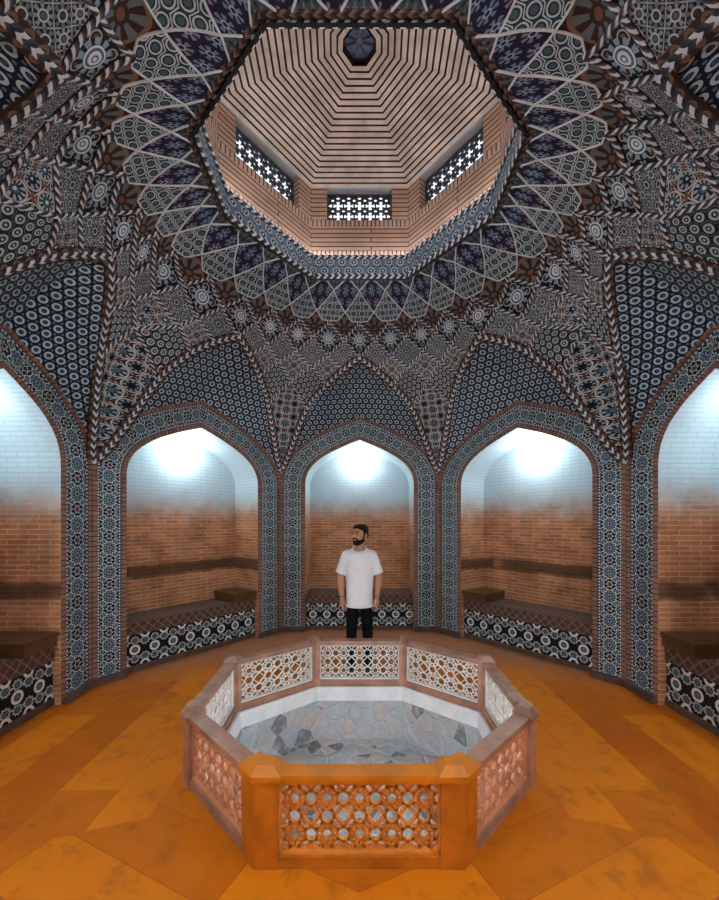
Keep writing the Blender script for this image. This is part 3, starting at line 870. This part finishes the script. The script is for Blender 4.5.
# ------------------------------------------------------------------ benches in the niches
def bench(wd, label, block=None, name='bench', blabel=''):
    W, xc, w = wd['W'], wd['xc'], wd['w']
    o = W(xc, 0, 0); rz = wd['rot']
    t = thing(name, label, 'bench', (o.x, o.y, 0), rz, 'benches in the wall niches')
    # local frame: x along wall, y into the niche?  nin is towards the room
    s_ = -1 if (Vector((-wd['t'].y, wd['t'].x))).dot(wd['nin']) > 0 else 1     # +1: local +y goes into the niche
    def box(mb, x0, x1, y0, y1, z0, z1, mat, fm=None):
        ys = [y0*s_, y1*s_]
        F = lambda x, y, z: (x, y*s_, z)
        mb.face([F(x0, y0, z0), F(x1, y0, z0), F(x1, y0, z1), F(x0, y0, z1)], fm or mat, [(0, 0), ((x1-x0)/(z1-z0), 0), ((x1-x0)/(z1-z0), 1), (0, 1)] if fm else [(x0, z0), (x1, z0), (x1, z1), (x0, z1)])
        for q, uvq in (([F(x0, y0, z1), F(x1, y0, z1), F(x1, y1, z1), F(x0, y1, z1)], [(x0, y0), (x1, y0), (x1, y1), (x0, y1)]),
                  ([F(x0, y1, z0), F(x0, y1, z1), F(x1, y1, z1), F(x1, y1, z0)], None),
                  ([F(x0, y0, z0), F(x0, y0, z1), F(x0, y1, z1), F(x0, y1, z0)], [(y0, z0), (y0, z1), (y1, z1), (y1, z0)]),
                  ([F(x1, y0, z0), F(x1, y1, z0), F(x1, y1, z1), F(x1, y0, z1)], [(y0, z0), (y1, z0), (y1, z1), (y0, z1)]),
                  ([F(x0, y0, z0), F(x0, y1, z0), F(x1, y1, z0), F(x1, y0, z0)], None)):
            mb.face(q, mat, uvq)
    g = .004
    b1 = MB(); box(b1, -w+g, w-g, .06, DEPTH-.02, 0.002, .07, M['plinth']); b1.build('plinth', t)
    b2 = MB(); box(b2, -w+g, w-g, .075, DEPTH-.02, .07, .435, M['plinth'], M['benchtile']); b2.build('tiled_front', t)
    b3 = MB(); box(b3, -w+g, w-g, .06, DEPTH-.015, .435, .585, M['benchtop']); b3.build('brick_seat', t)
    if block is not None:
        x0, x1, y0, y1, hgt = block
        # the slab lies on the seat
        bo = thing('wooden_block', blabel, 'block', (o.x, o.y, 0), rz, 'dark blocks on the benches')
        bb = MB(); box(bb, x0, x1, y0, y1, .587, .587+hgt-.03, M['slab']); bb.build('body', bo)
        bt = MB(); box(bt, x0-.012, x1+.012, y0-.012, y1, .587+hgt-.03, .587+hgt, M['slab']); bt.build('top_board', bo)
    return t
bench(wb, 'tiled brick bench in the middle niche straight behind the man', name='bench')
w_ = wr1['w']
bench(wr1, 'tiled brick bench in the niche just right of the one behind the man', (-w_+.02, -w_+.40, .03, .54, .13), blabel='dark brown block on the bench just right of the man')
w_ = wl1['w']
bench(wl1, 'tiled brick bench in the niche just left of the one behind the man', (w_-.40, w_-.02, .03, .54, .13), blabel='dark brown block on the bench just left of the man')
w_ = wr2['w']
bench(wr2, 'tiled brick bench cut off by the right edge of the picture', (-w_+.02, -w_+.38, .02, .575, .13), blabel='dark brown block on the tiled bench cut off by the right edge')
w_ = wl2['w']
bench(wl2, 'tiled brick bench cut off by the left edge of the picture', (w_-.38, w_-.02, .02, .575, .13), blabel='dark brown block on the tiled bench cut off by the left edge')

# ------------------------------------------------------------------ niche lamps
def sphere(mb, c, r, mat, n=12, sc=(1, 1, 1)):
    G = []
    for i in range(n+1):
        th = PI*i/n
        G.append([(c[0]+r*sc[0]*math.sin(th)*math.cos(2*PI*j/n), c[1]+r*sc[1]*math.sin(th)*math.sin(2*PI*j/n), c[2]+r*sc[2]*math.cos(th)) for j in range(n+1)])
    mb.grid(G, mat)
LL = {0: 'globe lamp glowing high in the niche behind the man', 1: 'globe lamp glowing in the niche right of the middle one', 7: 'globe lamp glowing in the niche left of the middle one',
      2: 'globe lamp in the niche at the right edge', 6: 'globe lamp in the niche at the left edge'}
for k, wd in enumerate(WALLS):
    p = wd['W'](wd['xc'], 0, -DEPTH); zz = wd['za']-.26
    back = k in (3, 4, 5)
    t = thing('wall_lamp', LL.get(k, 'globe lamp in a niche behind the viewer'), 'lamp', (p.x, p.y, zz), math.atan2(wd['nin'].y, wd['nin'].x), 'globe lamps in the niches')
    mb = MB(); sphere(mb, (.17, 0, 0), .05, M['lamp_front'] if back else (M['lamp_dim'] if k in (2, 6) else M['lamp'])); mb.build('globe', t, smooth=True)
    mb = MB(); mb.bar((0, 0, 0), (.02, 0, 0), (0, 0, 1), .08, .08, M['lamp_metal']); mb.bar((.02, 0, 0), (.125, 0, 0), (0, 0, 1), .02, .02, M['lamp_metal']); mb.build('bracket', t)

# ------------------------------------------------------------------ the man
MX, MY = .0, 4.46
def loft(bm, secs, n=20):
    """secs: (centre, axis_x, axis_y, rx, ry); closed ends"""
    rings = []
    for c, ax, ay, rx, ry in secs:
        c, ax, ay = Vector(c), Vector(ax), Vector(ay)
        rings.append([bm.verts.new(c+ax*rx*math.cos(2*PI*k/n)+ay*ry*math.sin(2*PI*k/n)) for k in range(n)])
    for a, b in zip(rings[:-1], rings[1:]):
        for k in range(n): bm.faces.new((a[k], a[(k+1) % n], b[(k+1) % n], b[k]))
    bm.faces.new(rings[0][::-1]); bm.faces.new(rings[-1])
def hsec(z, rx, ry, x=0, y=0): return ((x, y, z), (1, 0, 0), (0, 1, 0), rx, ry)
def limb(bm, pts, n=14, flat=1.0, fa=(0, 1, 0)):
    """pts: (point, radius) chain with rounded ends; flat squeezes along fa"""
    P_ = [Vector(p) for p, r in pts]; R = [r for p, r in pts]; secs = []
    for k in range(len(P_)):
        t = (P_[min(k+1, len(P_)-1)]-P_[max(k-1, 0)]).normalized()
        ay = Vector(fa); ay = (ay-t*ay.dot(t)).normalized(); ax = ay.cross(t).normalized()
        if k == 0:
            for q in (.15, .6): 
                o = R[0]*math.sqrt(1-q*q)*.8; secs.append((P_[0]-t*o, ax, ay, R[0]*q, R[0]*q*flat))
        secs.append((P_[k], ax, ay, R[k], R[k]*flat))
        if k == len(P_)-1:
            for q in (.6, .15):
                o = R[k]*math.sqrt(1-q*q)*.8; secs.append((P_[k]+t*o, ax, ay, R[k]*q, R[k]*q*flat))
    loft(bm, secs, n)
def ell(bm, c, r, rot=None):
    m = Matrix.Translation(c) @ (rot or Matrix()) @ Matrix.Diagonal((r[0], r[1], r[2], 1))
    bmesh.ops.create_uvsphere(bm, u_segments=16, v_segments=10, radius=1, matrix=m)
def finish(bm, name, mat, parent, voxel=.006, smooth=6, matrix=None):
    if matrix: bmesh.ops.transform(bm, matrix=matrix, verts=bm.verts)
    bmesh.ops.recalc_face_normals(bm, faces=bm.faces)
    me = bpy.data.meshes.new(name+'_raw'); bm.to_mesh(me); bm.free()
    tmp = bpy.data.objects.new('tmp', me); COL.objects.link(tmp)
    if voxel:
        r = tmp.modifiers.new('r', 'REMESH'); r.mode = 'VOXEL'; r.voxel_size = voxel; r.use_smooth_shade = True
        if smooth: q = tmp.modifiers.new('s', 'SMOOTH'); q.iterations = smooth; q.factor = .5
    dg = bpy.context.evaluated_depsgraph_get(); dg.update()
    out = bpy.data.meshes.new_from_object(tmp.evaluated_get(dg)); out.name = name
    bpy.data.objects.remove(tmp)
    out.materials.clear(); out.materials.append(mat)
    out.polygons.foreach_set('use_smooth', [True]*len(out.polygons))
    o = bpy.data.objects.new(name, out); COL.objects.link(o); o.parent = parent
    return o
M['skin'] = plain('skin', (.45, .205, .115), .5, .08, 12, .3)
M['hair'] = plain('dark_hair', (.014, .008, .006), .7, .3, 60, .12)
M['tee'] = plain('white_cotton', (.80, .77, .76), .85, .04, 8, .2)
M['trousers'] = plain('black_cotton', (.007, .007, .009), .9, .3, 12, .05)
M['shoe'] = plain('black_leather', (.014, .013, .013), .45, .2, 10)
man = thing('person', 'standing person with dark beard in white t-shirt and black trousers behind the balustrade', 'person', (MX, MY, 0))
HR = Matrix.Translation((0.012, -.005, 1.515)) @ Matrix.Rotation(math.radians(-44), 4, 'Z') @ Matrix.Diagonal((1.02, 1.02, .94, 1)) @ Matrix.Translation((0, 0, -1.50))       # head turned to his right
bm = bmesh.new()
loft(bm, [hsec(.80, .13, .085), hsec(.95, .135, .09), hsec(1.15, .14, .095), hsec(1.32, .165, .10), hsec(1.40, .15, .085), hsec(1.425, .088, .078), hsec(1.455, .078, .070), hsec(1.475, .064, .060)], 24)
loft(bm, [hsec(1.40, .064, .060, 0, .008), hsec(1.46, .056, .056, .003, .004), hsec(1.52, .054, .056, .008, 0), hsec(1.58, .056, .06, .01, 0)], 20)
hd = bmesh.new()
loft(hd, [hsec(1.498, .022, .022, 0, -.062), hsec(1.508, .040, .042, 0, -.048), hsec(1.53, .055, .066, 0, -.028), hsec(1.56, .064, .084, 0, -.010), hsec(1.60, .069, .094, 0, 0),
          hsec(1.64, .073, .098), hsec(1.675, .072, .095, 0, .002), hsec(1.705, .062, .082, 0, .004), hsec(1.725, .043, .058, 0, .005), hsec(1.733, .018, .026, 0, .006)], 24)
limb(hd, [((0, -.090, 1.645), .009), ((0, -.103, 1.618), .011), ((0, -.113, 1.596), .014)])            # nose
limb(hd, [((-.045, -.072, 1.652), .012), ((0, -.090, 1.654), .012), ((.045, -.072, 1.652), .012)])      # brow
limb(hd, [((-.020, -.086, 1.557), .007), ((0, -.092, 1.559), .008), ((.020, -.086, 1.557), .007)])      # lips
for sx in (-1, 1): ell(hd, (sx*.073, .012, 1.61), (.010, .020, .032)); ell(hd, (sx*.040, -.066, 1.602), (.022, .02, .02))
bmesh.ops.transform(hd, matrix=HR, verts=hd.verts)
tm = bpy.data.meshes.new('t'); hd.to_mesh(tm); hd.free(); bm.from_mesh(tm); bpy.data.meshes.remove(tm)
for sx in (-1, 1):
    limb(bm, [((sx*.150, .005, 1.39), .050), ((sx*.182, .008, 1.30), .050), ((sx*.222, .012, 1.14), .042), ((sx*.222, .000, 1.04), .040), ((sx*.204, -.02, .90), .028)])
    # hand: palm, four fingers of different lengths, thumb leaving the side of the palm
    wx = sx*.202
    limb(bm, [((wx, -.022, .892), .024), ((wx-sx*.002, -.026, .855), .034), ((wx-sx*.004, -.030, .815), .036)], flat=1.0, fa=(1, 0, 0))
    for kf, (dy, ln) in enumerate(((-.030, .070), (-.010, .080), (.010, .074), (.028, .058))):
        p0 = Vector((wx-sx*.002, -.030+dy, .812)); p1 = p0+Vector((-sx*.004, .0, -ln*.5)); p2 = p1+Vector((-sx*.016, .004, -ln*.42))
        limb(bm, [(p0+Vector((0, 0, .03)), .010), (p0, .0098), (p1, .0092), (p2, .0078)], 10)
    t0 = Vector((wx, -.045, .862)); limb(bm, [(t0, .013), (t0+Vector((-sx*.008, -.022, -.028)), .0115), (t0+Vector((-sx*.014, -.026, -.060)), .009)], 10)
    limb(bm, [((sx*.085, 0, .85), .075), ((sx*.092, -.006, .48), .050), ((sx*.095, .012, .30), .046), ((sx*.098, .012, .10), .034)])
    limb(bm, [((sx*.098, .03, .055), .036), ((sx*.105, -.06, .045), .036), ((sx*.112, -.13, .035), .030)], flat=.8, fa=(0, 0, 1))
finish(bm, 'body', M['skin'], man, .0055, 4)
# hair: cap over the skull, fading down the back and the sides
bm = bmesh.new()
loft(bm, [hsec(1.53, .060, .082, 0, .016), hsec(1.56, .070, .094, 0, .006), hsec(1.60, .0755, .101, 0, .006),
          hsec(1.64, .079, .104, 0, .004), hsec(1.685, .079, .105, 0, .002), hsec(1.718, .072, .096, 0, .0), hsec(1.740, .054, .074, 0, .0), hsec(1.753, .024, .034, 0, .002)], 28)
bmesh.ops.bisect_plane(bm, geom=bm.verts[:]+bm.edges[:]+bm.faces[:], plane_co=(0, -.075, 1.695), plane_no=(0, -.72, -1), clear_outer=True)
bmesh.ops.holes_fill(bm, edges=bm.edges)
for sx in (-1, 1): limb(bm, [((sx*.074, -.020, 1.655), .010), ((sx*.072, -.016, 1.61), .008)])
finish(bm, 'hair', M['hair'], man, .005, 3, HR)
bm = bmesh.new()
loft(bm, [hsec(1.488, .020, .020, 0, -.066), hsec(1.500, .041, .043, 0, -.052), hsec(1.52, .057, .066, 0, -.036), hsec(1.545, .066, .076, 0, -.024), hsec(1.560, .068, .062, 0, -.020), hsec(1.572, .068, .03, 0, -.016)], 24)
for sx in (-1, 1): limb(bm, [((sx*.062, -.026, 1.55), .013), ((sx*.067, -.014, 1.60), .010), ((sx*.070, -.004, 1.64), .010)])
limb(bm, [((-.036, -.082, 1.562), .008), ((-.016, -.098, 1.576), .008), ((.016, -.098, 1.576), .008), ((.036, -.082, 1.562), .008)])
finish(bm, 'beard', M['hair'], man, .0045, 2, HR)
for sx in (-1, 1):
    bm = bmesh.new(); ell(bm, (sx*.031, -.086, 1.632), (.014, .010, .007)); finish(bm, 'eye', M['hair'], man, None, 0, HR)
    bm = bmesh.new(); limb(bm, [((sx*.014, -.100, 1.655), .005), ((sx*.034, -.093, 1.660), .006), ((sx*.054, -.074, 1.653), .004)]); finish(bm, 'eyebrow', M['hair'], man, None, 0, HR)
# t-shirt
bm = bmesh.new()
loft(bm, [hsec(.785, .156, .118), hsec(.80, .158, .12), hsec(.95, .156, .118), hsec(1.10, .162, .118), hsec(1.25, .176, .124), hsec(1.34, .188, .122), hsec(1.385, .190, .110), hsec(1.425, .165, .096), hsec(1.455, .118, .086), hsec(1.47, .086, .078)], 28)
for sx in (-1, 1):
    a, b = Vector((sx*.135, .004, 1.405)), Vector((sx*.222, .012, 1.172))
    t = (b-a).normalized(); ay = Vector((0, 1, 0)); ax = ay.cross(t).normalized()
    loft(bm, [(a-t*.04, ax, ay, .03, .04), (a, ax, ay, .066, .076), (a.lerp(b, .3), ax, ay, .070, .080), (a.lerp(b, .7), ax, ay, .066, .076), (b, ax, ay, .066, .076)], 20)
bmesh.ops.bisect_plane(bm, geom=bm.verts[:]+bm.edges[:]+bm.faces[:], plane_co=(0, -.004, 1.462), plane_no=(0, -.5, 1), clear_outer=True)
bmesh.ops.holes_fill(bm, edges=bm.edges)
finish(bm, 'tshirt', M['tee'], man, .0065, 8)
bm = bmesh.new()
for k in range(24):
    a0, a1 = 2*PI*k/24, 2*PI*(k+1)/24
    f = lambda a: (.080*math.cos(a), -.004+.076*math.sin(a), 1.464+.038*math.sin(a))
    limb(bm, [(f(a0), .009), (f(a1), .009)], 8)
finish(bm, 'collar', M['tee'], man, .005, 2)
bm = bmesh.new()
loft(bm, [hsec(.95, .130, .092), hsec(.86, .138, .10), hsec(.80, .140, .10), hsec(.76, .12, .09)], 24)
for sx in (-1, 1):
    loft(bm, [hsec(.84, .070, .092, sx*.070), hsec(.74, .074, .090, sx*.080), hsec(.60, .069, .080, sx*.089), hsec(.46, .061, .070, sx*.095), hsec(.25, .056, .064, sx*.098, .010), hsec(.07, .052, .058, sx*.100, .012)], 20)
finish(bm, 'trousers', M['trousers'], man, .0065, 5)
for sx in (-1, 1):
    bm = bmesh.new()
    limb(bm, [((sx*.100, .045, .050), .044), ((sx*.106, -.06, .045), .044), ((sx*.113, -.145, .036), .036)], flat=.95, fa=(0, 0, 1))
    bmesh.ops.bisect_plane(bm, geom=bm.verts[:]+bm.edges[:]+bm.faces[:], plane_co=(0, 0, .006), plane_no=(0, 0, -1), clear_outer=True)
    bmesh.ops.holes_fill(bm, edges=bm.edges)
    finish(bm, 'shoe', M['shoe'], man, .006, 2)
    bm = bmesh.new()
    for k in range(16):
        f = lambda a: (sx*.205+.033*math.cos(a), -.019+.033*math.sin(a), .912)
        limb(bm, [(f(2*PI*k/16), .005), (f(2*PI*(k+1)/16), .005)], 8)
    finish(bm, 'bracelet', M['shoe'], man, .0035, 1)


# ------------------------------------------------------------------ world
wd_ = bpy.data.worlds.new('sky'); S.world = wd_; wd_.use_nodes = True
bgn = wd_.node_tree.nodes['Background']; bgn.inputs[0].default_value = (.80, .90, 1.0, 1); bgn.inputs[1].default_value = 1.1
